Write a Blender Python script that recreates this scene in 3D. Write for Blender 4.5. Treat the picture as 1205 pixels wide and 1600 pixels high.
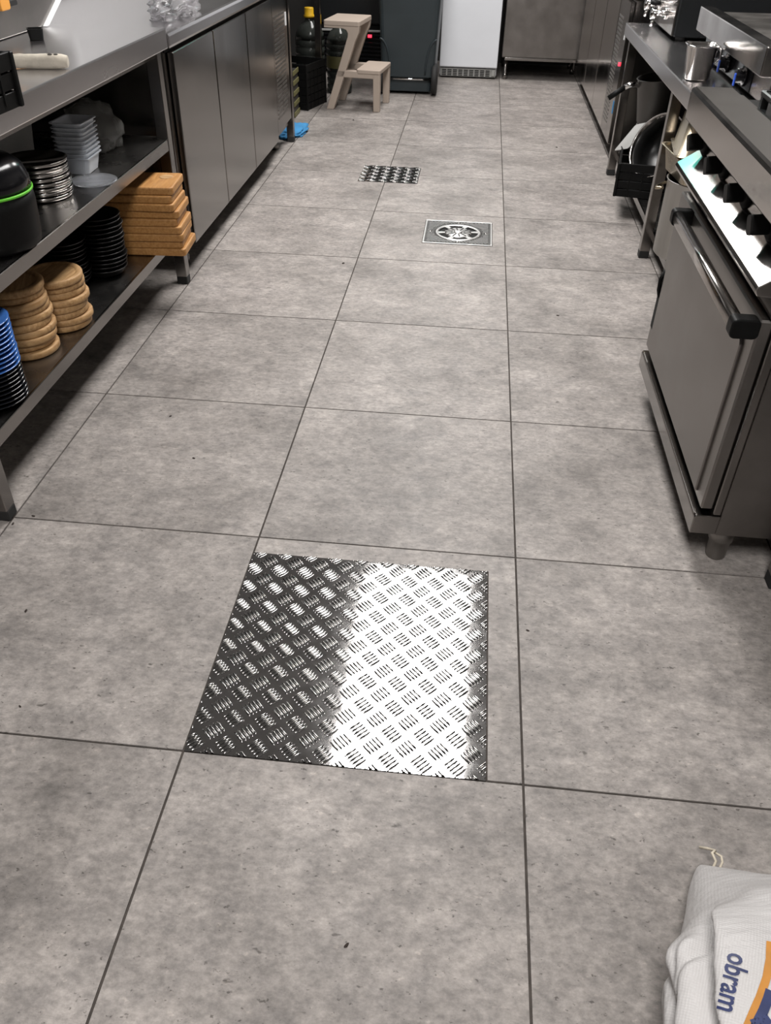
import bpy, bmesh, math, random
from mathutils import Vector, Matrix, noise
from mathutils.bvhtree import BVHTree

for o in list(bpy.data.objects): bpy.data.objects.remove(o)
SC = bpy.context.scene
COL = SC.collection
random.seed(7)

# ---------------------------------------------------------------- camera
F_PX = 1279.0
YAW, PIT, ROL = -0.089167, 0.660885, 0.022365
CAM = Vector((0.4267, -0.8482, 1.2341))
fw = Vector((math.sin(YAW)*math.cos(PIT), math.cos(YAW)*math.cos(PIT), -math.sin(PIT)))
rt = Vector((math.cos(YAW), -math.sin(YAW), 0)); up = rt.cross(fw)
R2 = rt*math.cos(ROL) + up*math.sin(ROL); U2 = -rt*math.sin(ROL) + up*math.cos(ROL)
cd = bpy.data.cameras.new('camera'); cam = bpy.data.objects.new('camera', cd); COL.objects.link(cam)
cd.sensor_fit = 'VERTICAL'; cd.sensor_height = 36.0; cd.lens = 36.0*F_PX/1600.0
cd.clip_start = 0.02; cd.clip_end = 60
m3 = Matrix((R2, U2, -fw)).transposed()
cam.matrix_world = Matrix.Translation(CAM) @ m3.to_4x4()
SC.camera = cam

# ---------------------------------------------------------------- world, lights, exposure
SC.view_settings.view_transform = 'Standard'; SC.view_settings.look = 'None'
SC.view_settings.gamma = 1.0; SC.view_settings.use_curve_mapping = False
SC.view_settings.exposure = 0.0
wd = bpy.data.worlds.new('world'); SC.world = wd; wd.use_nodes = True
wd.node_tree.nodes['Background'].inputs[0].default_value = (0.9, 0.95, 1.0, 1)
wd.node_tree.nodes['Background'].inputs[1].default_value = 0.02
CEIL = 2.65
# (x, y, size x, size y, watts): ceiling luminaires along the aisle, the last one added as fill
LAMPS = [(0.28, 2.54, 0.68, 1.78, 106.0), (0.22, 5.40, 0.58, 1.25, 70.0), (0.38, -1.25, 0.58, 1.2, 78.0)]

# ---------------------------------------------------------------- materials
MATS = {}
def nn(nt, t, **kw):
    n = nt.nodes.new(t)
    for k, v in kw.items(): setattr(n, k, v)
    return n
def mat(name, col=(.5, .5, .5), rough=.5, metal=0.0, noise_amt=0.0, noise_scale=8.0, stretch=(1, 1, 1),
        rough_var=0.0, bump=0.0, bump_scale=60.0, col2=None, trans=0.0, ior=1.45, alpha=1.0, spec=.5, emit=None, estr=0.0, coat=0.0, sss=0.0):
    m = bpy.data.materials.new(name); m.use_nodes = True
    nt = m.node_tree; b = nt.nodes['Principled BSDF']
    b.inputs['Base Color'].default_value = (*col, 1); b.inputs['Roughness'].default_value = rough
    b.inputs['Metallic'].default_value = metal; b.inputs['IOR'].default_value = ior
    b.inputs['Specular IOR Level'].default_value = spec
    b.inputs['Transmission Weight'].default_value = trans; b.inputs['Alpha'].default_value = alpha
    b.inputs['Coat Weight'].default_value = coat
    if sss: b.inputs['Subsurface Weight'].default_value = sss
    if emit: b.inputs['Emission Color'].default_value = (*emit, 1); b.inputs['Emission Strength'].default_value = estr
    tc = nn(nt, 'ShaderNodeTexCoord'); mp = nn(nt, 'ShaderNodeMapping'); mp.inputs['Scale'].default_value = stretch
    oi = nn(nt, 'ShaderNodeObjectInfo'); ad = nn(nt, 'ShaderNodeVectorMath', operation='ADD')
    mu = nn(nt, 'ShaderNodeMath', operation='MULTIPLY'); mu.inputs[1].default_value = 37.0
    nt.links.new(oi.outputs['Random'], mu.inputs[0])
    nt.links.new(tc.outputs['Object'], ad.inputs[0]); nt.links.new(mu.outputs[0], ad.inputs[1])
    nt.links.new(ad.outputs[0], mp.inputs[0])
    if noise_amt or rough_var or col2:
        n = nn(nt, 'ShaderNodeTexNoise'); n.inputs['Scale'].default_value = noise_scale; n.inputs['Detail'].default_value = 6
        n.inputs['Roughness'].default_value = .6
        nt.links.new(mp.outputs[0], n.inputs['Vector'])
        if noise_amt or col2:
            c2 = col2 or tuple(max(0, c*(1-noise_amt)) for c in col)
            c1 = col if col2 else tuple(c*(1+noise_amt*.5) for c in col)
            r = nn(nt, 'ShaderNodeValToRGB'); r.color_ramp.elements[0].position = .32; r.color_ramp.elements[1].position = .68
            r.color_ramp.elements[0].color = (*c2, 1); r.color_ramp.elements[1].color = (*c1, 1)
            nt.links.new(n.outputs['Fac'], r.inputs[0]); nt.links.new(r.outputs[0], b.inputs['Base Color'])
        if rough_var:
            mr = nn(nt, 'ShaderNodeMapRange'); mr.inputs[1].default_value = .3; mr.inputs[2].default_value = .7
            mr.inputs[3].default_value = max(.02, rough-rough_var); mr.inputs[4].default_value = rough+rough_var
            nt.links.new(n.outputs['Fac'], mr.inputs[0]); nt.links.new(mr.outputs[0], b.inputs['Roughness'])
    if bump:
        n2 = nn(nt, 'ShaderNodeTexNoise'); n2.inputs['Scale'].default_value = bump_scale; n2.inputs['Detail'].default_value = 4
        nt.links.new(mp.outputs[0], n2.inputs['Vector'])
        bp = nn(nt, 'ShaderNodeBump'); bp.inputs['Strength'].default_value = bump; bp.inputs['Distance'].default_value = .002
        nt.links.new(n2.outputs['Fac'], bp.inputs['Height']); nt.links.new(bp.outputs[0], b.inputs['Normal'])
    MATS[name] = m
    return m

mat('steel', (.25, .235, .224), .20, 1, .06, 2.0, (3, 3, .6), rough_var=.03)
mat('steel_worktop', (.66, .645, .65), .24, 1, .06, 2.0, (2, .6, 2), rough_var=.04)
mat('steel_shelf', (.26, .25, .24), .28, 1, .12, 5.0, rough_var=.05)
mat('steel_smooth', (.52, .495, .475), .16, 1, .06, 5.0, rough_var=.05)
mat('steel_satin', (.245, .229, .217), .36, 1, .12, 3.0, (3, 3, 3), rough_var=.06)
mat('steel_dull', (.27, .255, .24), .42, 1, .25, 6.0, rough_var=.08)
mat('chrome', (.78, .77, .76), .08, 1)
mat('aluminium', (.64, .63, .625), .06, 1, .06, 30.0, rough_var=.015, bump=.035, bump_scale=26)
mat('aluminium_rib', (.42, .415, .41), .13, 1, .10, 60.0)
mat('cast_frame', (.50, .48, .46), .33, 1, .3, 30.0)
mat('black_plastic', (.006, .006, .006), .48, 0, .3, 20, spec=.16)
mat('black_gloss', (.006, .006, .007), .18, spec=.3)
mat('black_void', (.004, .004, .004), .8)
mat('rubber', (.018, .018, .018), .7)
mat('grout', (.055, .046, .040), .9, 0, .4, 40)
mat('wood', (.45, .235, .078), .5, 0, col2=(.30, .135, .038), noise_scale=5, stretch=(3, 26, 26), bump=.1)
mat('wood_round', (.48, .30, .14), .6, 0, col2=(.27, .145, .055), noise_scale=5, stretch=(3, 26, 20), bump=.1)
mat('beige_plastic', (.41, .34, .285), .48, 0, .05, 6)
mat('bin_plastic', (.030, .040, .045), .42, 0, .12, 5)
mat('white_enamel', (.72, .74, .78), .3, 0, .04, 3)
mat('black_enamel', (.012, .013, .014), .25)
mat('grey_plastic', (.34, .34, .33), .45, 0, .1, 5)
mat('white_plastic', (.70, .71, .72), .35)
mat('blue_glaze', (.045, .14, .42), .12, 0, .25, 9, coat=.4)
mat('black_glaze', (.006, .007, .010), .10, coat=.4)
mat('cast_iron', (.008, .008, .008), .30, 0, .3, 30)
mat('green_plastic', (.12, .50, .035), .35)
mat('blue_mark', (.03, .10, .55), .35)
mat('yellow_cap', (.72, .43, .02), .35)
mat('label_yellow', (.13, .12, .05), .5)
mat('wall_dark', (.05, .048, .046), .7)
mat('cast_light', (.52, .51, .50), .40, 1, .1, 40)
mat('cast_dark', (.10, .098, .095), .5, 1, .3, 40)
mat('oil_plastic', (.045, .05, .045), .10, 0, trans=.35, ior=1.3)
mat('clear_plastic', (.62, .62, .60), .16, 0, trans=.8, ior=1.15, bump=.5, bump_scale=40)
mat('clear_tub', (.72, .76, .82), .15, 0, trans=.25, ior=1.3, bump=.25, bump_scale=60)
mat('clear_lid', (.80, .82, .86), .12, 0, trans=.9, ior=1.2)
mat('cling', (.70, .69, .71), .13, 0, trans=.88, ior=1.15, bump=.6, bump_scale=25)
mat('blue_cloth', (.04, .22, .46), .85, 0, .25, 12)
mat('rag', (.56, .51, .43), .9, 0, .3, 14, bump=.6, bump_scale=90)
mat('rag_print', (.05, .045, .04), .9)
mat('brass_steel', (.50, .43, .32), .28, 1, .15, 5, rough_var=.08)
mat('alu_pot', (.42, .41, .39), .40, 1, .10, 4, stretch=(6, 6, 1))
mat('dark_pot', (.11, .105, .10), .42, .8, .2, 5)
mat('red_light', (.8, .02, .03), .4, emit=(1, .03, .06), estr=3.0)
mat('teal_light', (.1, .5, .45), .4, emit=(.10, .75, .62), estr=5.0)
mat('bounce_grey', (.40, .395, .40), .35)
mat('orange_box', (.62, .27, .04), .6)
mat('sack', (.49, .475, .47), .45, 0, .05, 6, bump=.0)
mat('sack_orange', (.47, .20, .03), .5, 0, .15, 30)
mat('sack_navy', (.022, .032, .105), .5, 0, .3, 30)
mat('twine', (.58, .52, .42), .9, 0, .2, 60)
mat('wall_paint', (.22, .21, .20), .6, 0, .06, 2)
mat('ceiling_paint', (.26, .26, .255), .7)
mat('lamp_white', (.75, .75, .75), .5)
mat('crumb', (.03, .022, .018), .9)

# woven weave bump for the sack
def sack_weave():
    m = MATS['sack']; nt = m.node_tree; b = nt.nodes['Principled BSDF']
    tc = nn(nt, 'ShaderNodeTexCoord')
    hs = []
    for rot in (0.35, 0.35+math.pi/2):
        mp = nn(nt, 'ShaderNodeMapping'); mp.inputs['Rotation'].default_value = (0, 0, rot)
        w = nn(nt, 'ShaderNodeTexWave'); w.inputs['Scale'].default_value = 95; w.inputs['Distortion'].default_value = 2.0
        w.inputs['Detail'].default_value = 1
        nt.links.new(tc.outputs['Object'], mp.inputs[0]); nt.links.new(mp.outputs[0], w.inputs[0]); hs.append(w)
    n = nn(nt, 'ShaderNodeTexNoise'); n.inputs['Scale'].default_value = 38; n.inputs['Detail'].default_value = 3
    mp = nn(nt, 'ShaderNodeMapping'); mp.inputs['Scale'].default_value = (.35, 1.6, 1)
    nt.links.new(tc.outputs['Object'], mp.inputs[0]); nt.links.new(mp.outputs[0], n.inputs[0])
    a = nn(nt, 'ShaderNodeMath', operation='ADD'); nt.links.new(hs[0].outputs['Fac'], a.inputs[0]); nt.links.new(hs[1].outputs['Fac'], a.inputs[1])
    a2 = nn(nt, 'ShaderNodeMath', operation='MULTIPLY'); a2.inputs[1].default_value = .045; nt.links.new(a.outputs[0], a2.inputs[0])
    a3 = nn(nt, 'ShaderNodeMath', operation='ADD'); nt.links.new(a2.outputs[0], a3.inputs[0]); nt.links.new(n.outputs['Fac'], a3.inputs[1])
    bp = nn(nt, 'ShaderNodeBump'); bp.inputs['Strength'].default_value = .55; bp.inputs['Distance'].default_value = .006
    nt.links.new(a3.outputs[0], bp.inputs['Height']); nt.links.new(bp.outputs[0], b.inputs['Normal'])
sack_weave()

# concrete-look porcelain tile
def tile_mat():
    m = bpy.data.materials.new('concrete_tile'); m.use_nodes = True; nt = m.node_tree; b = nt.nodes['Principled BSDF']
    tc = nn(nt, 'ShaderNodeTexCoord'); oi = nn(nt, 'ShaderNodeObjectInfo')
    mu = nn(nt, 'ShaderNodeMath', operation='MULTIPLY'); mu.inputs[1].default_value = 53.0
    ad = nn(nt, 'ShaderNodeVectorMath', operation='ADD')
    L = nt.links.new
    L(oi.outputs['Random'], mu.inputs[0]); L(tc.outputs['Object'], ad.inputs[0]); L(mu.outputs[0], ad.inputs[1])
    def noi(scale, detail, rough, sx=1, sy=1):
        mp = nn(nt, 'ShaderNodeMapping'); mp.inputs['Scale'].default_value = (sx, sy, 1); L(ad.outputs[0], mp.inputs[0])
        n = nn(nt, 'ShaderNodeTexNoise'); n.inputs['Scale'].default_value = scale; n.inputs['Detail'].default_value = detail; n.inputs['Roughness'].default_value = rough
        L(mp.outputs[0], n.inputs['Vector']); return n
    def ramp(n, p0, c0, p1, c1):
        r = nn(nt, 'ShaderNodeValToRGB'); e = r.color_ramp.elements
        e[0].position, e[1].position = p0, p1; e[0].color = (*c0, 1); e[1].color = (*c1, 1); L(n.outputs['Fac'], r.inputs[0]); return r
    big = ramp(noi(3.4, 10, .68), .33, (.195, .178, .166), .66, (.372, .342, .322))
    med = ramp(noi(17, 9, .74, .9, 1.15), .33, (.70, .70, .705), .66, (1.16, 1.15, 1.14))
    fine = ramp(noi(75, 6, .72, .8, 1.2), .33, (.68, .68, .68), .65, (1.16, 1.16, 1.16))
    spk = ramp(noi(105, 3, .6, .8, 1.3), .285, (.40, .39, .38), .35, (1, 1, 1))
    lgt = ramp(noi(58, 3, .6, .8, 1.3), .655, (1, 1, 1), .72, (1.28, 1.26, 1.24))
    pit = ramp(noi(33, 3, .55, .75, 1.35), .25, (.45, .44, .43), .29, (1, 1, 1))
    cur = big
    for r in (med, fine, spk, lgt, pit):
        mx = nn(nt, 'ShaderNodeMix', data_type='RGBA', blend_type='MULTIPLY'); mx.inputs[0].default_value = 1
        L(cur.outputs[2] if cur.bl_idname == 'ShaderNodeMix' else cur.outputs[0], mx.inputs[6]); L(r.outputs[0], mx.inputs[7]); cur = mx
    L(cur.outputs[2], b.inputs['Base Color'])
    mr = nn(nt, 'ShaderNodeMapRange'); mr.inputs[3].default_value = .42; mr.inputs[4].default_value = .62
    n = noi(14, 5, .6); L(n.outputs['Fac'], mr.inputs[0]); L(mr.outputs[0], b.inputs['Roughness'])
    b.inputs['Specular IOR Level'].default_value = .4
    bp = nn(nt, 'ShaderNodeBump'); bp.inputs['Strength'].default_value = .25; bp.inputs['Distance'].default_value = .002
    n = noi(70, 4, .6); L(n.outputs['Fac'], bp.inputs['Height']); L(bp.outputs[0], b.inputs['Normal'])
    MATS['concrete_tile'] = m
tile_mat()

# ---------------------------------------------------------------- mesh helpers
def off_of(o):
    v = Vector((0, 0, 0))
    while o is not None: v += o.location; o = o.parent
    return v
class MB:
    def __init__(s): s.bm = bmesh.new()
    def _new(s, fn):
        before = set(s.bm.verts); fn(); return [v for v in s.bm.verts if v not in before]
    def box(s, x0, x1, y0, y1, z0, z1, bev=0.0, seg=1):
        x0, x1 = min(x0, x1), max(x0, x1); y0, y1 = min(y0, y1), max(y0, y1); z0, z1 = min(z0, z1), max(z0, z1)
        b2 = bmesh.new(); bmesh.ops.create_cube(b2, size=1)
        for v in b2.verts: v.co = Vector((x0+(v.co.x+.5)*(x1-x0), y0+(v.co.y+.5)*(y1-y0), z0+(v.co.z+.5)*(z1-z0)))
        if bev: bmesh.ops.bevel(b2, geom=list(b2.edges), offset=bev, segments=seg, profile=.5, affect='EDGES')
        s.merge(b2); return s
    def merge(s, b2, M=None, smooth=None):
        if M is not None: bmesh.ops.transform(b2, matrix=M, verts=b2.verts)
        mp = {v: s.bm.verts.new(v.co) for v in b2.verts}
        for f in b2.faces:
            try:
                g = s.bm.faces.new([mp[v] for v in f.verts]); g.smooth = f.smooth if smooth is None else smooth
            except ValueError: pass
        b2.free()
    def prism(s, prof, axis, a, b, smooth=False, bev=0):
        # prof: 2D outline; axis 'y': (x,z) extruded along y; 'x': (y,z) ; 'z': (x,y)
        b2 = bmesh.new()
        def P(p, t):
            return {'y': (p[0], t, p[1]), 'x': (t, p[0], p[1]), 'z': (p[0], p[1], t)}[axis]
        A = [b2.verts.new(P(p, a)) for p in prof]; B = [b2.verts.new(P(p, b)) for p in prof]
        n = len(prof)
        b2.faces.new(A); b2.faces.new(B[::-1])
        for i in range(n):
            f = b2.faces.new([A[i], B[i], B[(i+1) % n], A[(i+1) % n]]); f.smooth = smooth
        bmesh.ops.recalc_face_normals(b2, faces=b2.faces)
        if bev: bmesh.ops.bevel(b2, geom=list(b2.edges), offset=bev, segments=2, profile=.5, affect='EDGES')
        s.merge(b2); return s
    def lathe(s, prof, c=(0, 0, 0), n=32, M=None, closed=False):
        b2 = bmesh.new(); rings = []
        for r, z in prof:
            if r < 1e-6: rings.append([b2.verts.new((0, 0, z))])
            else: rings.append([b2.verts.new((r*math.cos(2*math.pi*i/n), r*math.sin(2*math.pi*i/n), z)) for i in range(n)])
        prs = list(zip(rings, rings[1:])) + ([(rings[-1], rings[0])] if closed else [])
        for A, B in prs:
            for i in range(n):
                j = (i+1) % n
                vs = [A[i % len(A)], A[j % len(A)], B[j % len(B)], B[i % len(B)]]
                u = []
                for v in vs:
                    if v not in u: u.append(v)
                if len(u) >= 3:
                    f = b2.faces.new(u); f.smooth = True
        bmesh.ops.recalc_face_normals(b2, faces=b2.faces)
        T = Matrix.Translation(c)
        if M is not None: T = T @ M
        s.merge(b2, T); return s
    def cyl(s, p0, p1, r0, r1=None, n=16, bev=0):
        p0, p1 = Vector(p0), Vector(p1); d = p1-p0; L = d.length; r1 = r0 if r1 is None else r1
        M = Matrix.Translation(p0) @ d.to_track_quat('Z', 'Y').to_matrix().to_4x4()
        b2 = bmesh.new()
        A = [b2.verts.new((r0*math.cos(2*math.pi*i/n), r0*math.sin(2*math.pi*i/n), 0)) for i in range(n)]
        B = [b2.verts.new((r1*math.cos(2*math.pi*i/n), r1*math.sin(2*math.pi*i/n), L)) for i in range(n)]
        b2.faces.new(A[::-1]); b2.faces.new(B)
        for i in range(n):
            f = b2.faces.new([A[i], A[(i+1) % n], B[(i+1) % n], B[i]]); f.smooth = True
        if bev: bmesh.ops.bevel(b2, geom=[e for e in b2.edges if len(e.link_faces) == 2 and any(len(f.verts) > 4 for f in e.link_faces)], offset=bev, segments=2, affect='EDGES')
        s.merge(b2, M); return s
    def tube(s, pts, r, n=8, cap=True):
        pts = [Vector(p) for p in pts]; b2 = bmesh.new(); rings = []; ref = None
        for i, p in enumerate(pts):
            t = (pts[min(i+1, len(pts)-1)]-pts[max(i-1, 0)]).normalized()
            if ref is None: ref = t.orthogonal().normalized()
            ref = (ref-t*ref.dot(t)).normalized(); bi = t.cross(ref)
            rr = r[i] if isinstance(r, (list, tuple)) else r
            rings.append([b2.verts.new(p+ref*rr*math.cos(2*math.pi*k/n)+bi*rr*math.sin(2*math.pi*k/n)) for k in range(n)])
        for A, B in zip(rings, rings[1:]):
            for k in range(n):
                f = b2.faces.new([A[k], A[(k+1) % n], B[(k+1) % n], B[k]]); f.smooth = True
        if cap: b2.faces.new(rings[0][::-1]); b2.faces.new(rings[-1])
        s.merge(b2); return s
    def xf(s, M): bmesh.ops.transform(s.bm, matrix=M, verts=s.bm.verts); return s
    def mesh(s, name):
        me = bpy.data.meshes.new(name); s.bm.to_mesh(me); s.bm.free(); return me
    def build(s, name, m, parent=None, world=True):
        if parent is not None and world:
            d = -off_of(parent)
            bmesh.ops.translate(s.bm, verts=s.bm.verts, vec=d)
        me = s.mesh(name); me.materials.append(MATS[m])
        o = bpy.data.objects.new(name, me); COL.objects.link(o)
        if parent is not None: o.parent = parent
        return o
def tag(o, label=None, cat=None, group=None, kind=None):
    if label: o['label'] = label
    if cat: o['category'] = cat
    if group: o['group'] = group
    if kind: o['kind'] = kind
    return o
def thing(name, label, cat, loc=(0, 0, 0), rz=0.0, group=None):
    o = bpy.data.objects.new(name, None); COL.objects.link(o); o.location = loc; o.rotation_euler = (0, 0, rz); o.empty_display_size = .1
    return tag(o, label, cat, group)
def place(me, name, m, loc, rot=(0, 0, 0), parent=None):
    if not me.materials: me.materials.append(MATS[m])
    o = bpy.data.objects.new(name, me); COL.objects.link(o); o.location = loc; o.rotation_euler = rot
    if parent is not None: o.parent = parent
    return o
def box1(name, m, parent, *a, **k): return MB().box(*a, **k).build(name, m, parent)
def rrect(x0, x1, y0, y1, r, n=4):
    pts = []
    for cx, cy, a0 in ((x1-r, y1-r, 0), (x0+r, y1-r, 90), (x0+r, y0+r, 180), (x1-r, y0+r, 270)):
        for i in range(n+1):
            a = math.radians(a0+90*i/n); pts.append((cx+r*math.cos(a), cy+r*math.sin(a)))
    return pts
ORD = ['topmost', 'second', 'third', 'fourth', 'fifth', 'sixth', 'seventh', 'eighth', 'ninth', 'tenth', 'eleventh', 'twelfth', 'thirteenth',
       'fourteenth', 'fifteenth', 'sixteenth', 'seventeenth', 'eighteenth', 'nineteenth', 'twentieth', 'twenty-first', 'twenty-second', 'twenty-third', 'twenty-fourth']
def ordl(i, n):     # i counted from the top
    return 'bottom one' if i == n-1 else ('topmost one' if i == 0 else ORD[i]+' from the top')

# ================================================================= STRUCTURE
T = 0.6; G = 0.0022
XW0, XW1, YW0, YW1 = -1.32, 1.98, -2.6, 7.0
fl = tag(MB().box(XW0, XW1, YW0, YW1, -.06, -.0030).build('floor', 'grout'), 'grey concrete look porcelain tile floor with dark grout joints', kind='structure')
cuts = [(-.002, .5385, -.003, .545), (-.139, .167, 3.450, 3.740), (.2455, .5475, 2.6115, 2.910)]   # large plate, small plate, drain
def tile_mesh(x0, x1, y0, y1, holes, ox, oy):
    b2 = MB(); bm = b2.bm
    xs = sorted({x0, x1} | {min(max(h[k], x0), x1) for h in holes for k in (0, 1)})
    ys = sorted({y0, y1} | {min(max(h[k], y0), y1) for h in holes for k in (2, 3)})
    keep = {}
    for i in range(len(xs)-1):
        for j in range(len(ys)-1):
            cx, cy = (xs[i]+xs[i+1])/2, (ys[j]+ys[j+1])/2
            keep[i, j] = not any(h[0] < cx < h[1] and h[2] < cy < h[3] for h in holes)
    vc = {}
    def V(x, y, z):
        k = (round(x, 5), round(y, 5), z)
        if k not in vc: vc[k] = bm.verts.new((x-ox, y-oy, z))
        return vc[k]
    zb = -.012
    for (i, j), kp in keep.items():
        if not kp: continue
        a, b, c, d = xs[i], xs[i+1], ys[j], ys[j+1]
        bm.faces.new([V(a, c, 0), V(b, c, 0), V(b, d, 0), V(a, d, 0)])
        for (di, dj, p, q) in ((-1, 0, (a, d), (a, c)), (1, 0, (b, c), (b, d)), (0, -1, (a, c), (b, c)), (0, 1, (b, d), (a, d))):
            if not keep.get((i+di, j+dj), False):
                bm.faces.new([V(*p, zb), V(*q, zb), V(*q, 0), V(*p, 0)])
    ed = [e for e in bm.edges if len(e.link_faces) == 2 and abs(e.calc_face_angle(0)) > 1 and all(abs(v.co.z) < 1e-6 for v in e.verts)]
    bmesh.ops.bevel(bm, geom=ed, offset=.0008, segments=1, affect='EDGES')
    return b2.mesh('tile')
full = tile_mesh(G, T-G, G, T-G, [], 0, 0)
for i in range(-3, 4):
    for j in range(-5, 12):
        x0, x1, y0, y1 = max(i*T, XW0), min(i*T+T, XW1), max(j*T, YW0), min(j*T+T, YW1)
        if x1-x0 < .02 or y1-y0 < .02: continue
        hs = [h for h in cuts if h[0] < x1-.004 and h[1] > x0+.004 and h[2] < y1-.004 and h[3] > y0+.004]
        if hs or x1-x0 < T-.01 or y1-y0 < T-.01: me = tile_mesh(x0+G, x1-G, y0+G, y1-G, hs, x0, y0)
        else: me = full
        place(me, 'tile', 'concrete_tile', (x0, y0, 0), parent=fl)
def struct(name, m, *a):
    return tag(MB().box(*a).build(name, m), kind='structure')
struct('wall_left', 'wall_dark', XW0-.1, XW0, YW0, YW1, 0, CEIL+.05)
struct('wall_right', 'wall_paint', XW1, XW1+.1, YW0, YW1, 0, CEIL+.05)
struct('wall_back', 'wall_dark', XW0, XW1, YW1, YW1+.1, 0, CEIL+.05)
struct('wall_front', 'wall_paint', XW0, XW1, YW0-.1, YW0, 0, CEIL+.05)
struct('ceiling', 'ceiling_paint', XW0-.1, XW1+.1, YW0-.1, YW1+.1, CEIL+.05, CEIL+.15)
tag(MB().box(XW0, XW0+.008, .3, 4.12, .84, 2.0, bev=.001).build('bounce_panel_1', 'bounce_grey'), kind='structure')  # unseen panel added on the left wall to brighten the worktop's reflection
LN = ['over the checker plate', 'over the far end of the aisle', 'added as fill over the near end of the aisle']
for (lx, ly, sx, sy, w), ln in zip(LAMPS, LN):
    r = thing('ceiling_light', 'flat white ceiling luminaire '+ln, 'light', (lx, ly, CEIL+.05), group='aisle ceiling lights')
    box1('housing', 'lamp_white', r, lx-sx/2-.02, lx+sx/2+.02, ly-sy/2-.02, ly+sy/2+.02, CEIL+.005, CEIL+.049, bev=.004)
    ld = bpy.data.lights.new('light_panel', 'AREA'); ld.shape = 'RECTANGLE'; ld.size = sx; ld.size_y = sy; ld.energy = w; ld.color = (1.0, .975, .95)
    lo = bpy.data.objects.new('light_panel', ld); COL.objects.link(lo); lo.parent = r; lo.location = (0, 0, -.052)

# ================================================================= LARGE FITTINGS
def foot(p, x, y, r=.02, h=.03, sq=True):
    m = MB()
    if sq: m.box(x-r, x+r, y-r, y+r, 0, h, bev=.003)
    else: m.lathe([(0, 0), (r, 0), (r, h), (0, h)], (x, y, 0), 16)
    return m.build('foot_cap', 'rubber', p)
def open_table(label, x0, x1, y0, y1, ztop, thick, legs, shelves, side=1, lip=.035, inset=.02, name='work_table', topmat='steel_worktop', sh_in=0.0, cat='table'):
    """side=+1: aisle at x1, -1: aisle at x0"""
    r = thing(name, label, cat, ((x0+x1)/2, (y0+y1)/2, 0))
    box1('table_top', topmat, r, x0, x1, y0, y1, ztop-thick, ztop, bev=.004, seg=2)
    box1('apron', 'steel', r, x0+.04, x1-.035, y0+.03, y1-.03, ztop-thick-.022, ztop-thick+.004)
    for (lx, ly) in legs:
        lg = box1('leg', 'steel', r, lx-.02, lx+.02, ly-.02, ly+.02, .028, ztop-thick-.001, bev=.002)
        foot(r, lx, ly)
    for (z, a, b) in shelves:
        box1('shelf', 'steel_shelf', r, a, b, y0+.045, y1-.045, z-.006, z)
        e = b if side > 0 else a
        box1('shelf_edge', 'steel', r, e-.004, e+.004, y0+.045, y1-.045, z-lip, z+.001, bev=.0015)
        o2 = a if side > 0 else b
        box1('shelf_upstand', 'steel_shelf', r, o2-.004, o2+.004, y0+.045, y1-.045, z-lip, z+.03)
    return r
BT = .833
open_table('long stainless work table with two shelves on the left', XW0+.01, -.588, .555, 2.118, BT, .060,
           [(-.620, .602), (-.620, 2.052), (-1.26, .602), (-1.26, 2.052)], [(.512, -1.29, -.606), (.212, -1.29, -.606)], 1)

# ---- refrigerated counter, left
r = thing('refrigerated_counter', 'stainless refrigerated counter with three doors beside the open work table', 'refrigerator', (-.96, 3.12, 0))
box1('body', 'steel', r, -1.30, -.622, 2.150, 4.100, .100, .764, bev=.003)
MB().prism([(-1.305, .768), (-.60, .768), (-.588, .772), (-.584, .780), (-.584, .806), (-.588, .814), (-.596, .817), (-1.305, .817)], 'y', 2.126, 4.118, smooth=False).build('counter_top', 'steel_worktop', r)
box1('dark_gap', 'black_void', r, -.640, -.6185, 2.16, 4.095, .752, .769)
for (a, b) in ((2.186, 2.680), (2.690, 3.204), (3.214, 3.736)):
    box1('door', 'steel', r, -.620, -.598, a, b, .104, .752, bev=.003)
vp = box1('vent_panel', 'steel', r, -.620, -.600, 3.746, 4.098, .14, .752, bev=.003)
for k in range(24):
    for c in range(2):
        box1('louvre', 'steel_satin', vp, -.600, -.5985, 3.775+c*.13, 3.895+c*.13, .20+k*.02, .210+k*.02)
box1('display', 'white_plastic', vp, -.600, -.597, 4.055, 4.075, .60, .66)
for (fx, fy) in ((-.68, 2.25), (-.68, 3.98), (-1.22, 2.25), (-1.22, 3.98)):
    MB().lathe([(0, 0), (.024, 0), (.024, .03), (.018, .035), (.018, .101), (0, .101)], (fx, fy, 0), 16).build('foot', 'steel_dull', r)

# ---- open table beyond
open_table('stainless table over the black crate and oil bottles', XW0+.01, -.588, 4.128, 5.30, BT, .06,
           [(-.622, 4.168), (-.635, 5.262), (-1.26, 4.168), (-1.26, 5.262)], [], 1)

# ---- black refrigerator in the far left corner
r = thing('bottle_cooler', 'black upright cooler with louvred base behind the step stool', 'refrigerator', (-.52, 6.58, 0))
box1('body', 'black_enamel', r, -.80, -.262, 6.30, 6.90, .04, 1.75, bev=.006)
box1('door', 'black_enamel', r, -.80, -.262, 6.262, 6.298, .345, 1.74, bev=.006, seg=2)
gp = box1('grille_panel', 'black_plastic', r, -.80, -.262, 6.27, 6.30, .05, .335, bev=.003)
for k in range(9):
    for (a, b) in ((-.78, -.545), (-.52, -.28)):
        box1('grille_slat', 'grey_plastic' if k in (8,) else 'black_gloss', gp, a, b, 6.255, 6.272, .075+k*.027, .088+k*.027, bev=.002)
box1('power_switch', 'red_light', gp, -.425, -.395, 6.250, 6.258, .255, .275, bev=.002)
for fx in (-.76, -.30): MB().lathe([(0, 0), (.02, 0), (.02, .045), (0, .045)], (fx, 6.36, 0), 12).build('foot', 'black_plastic', r)

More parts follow.
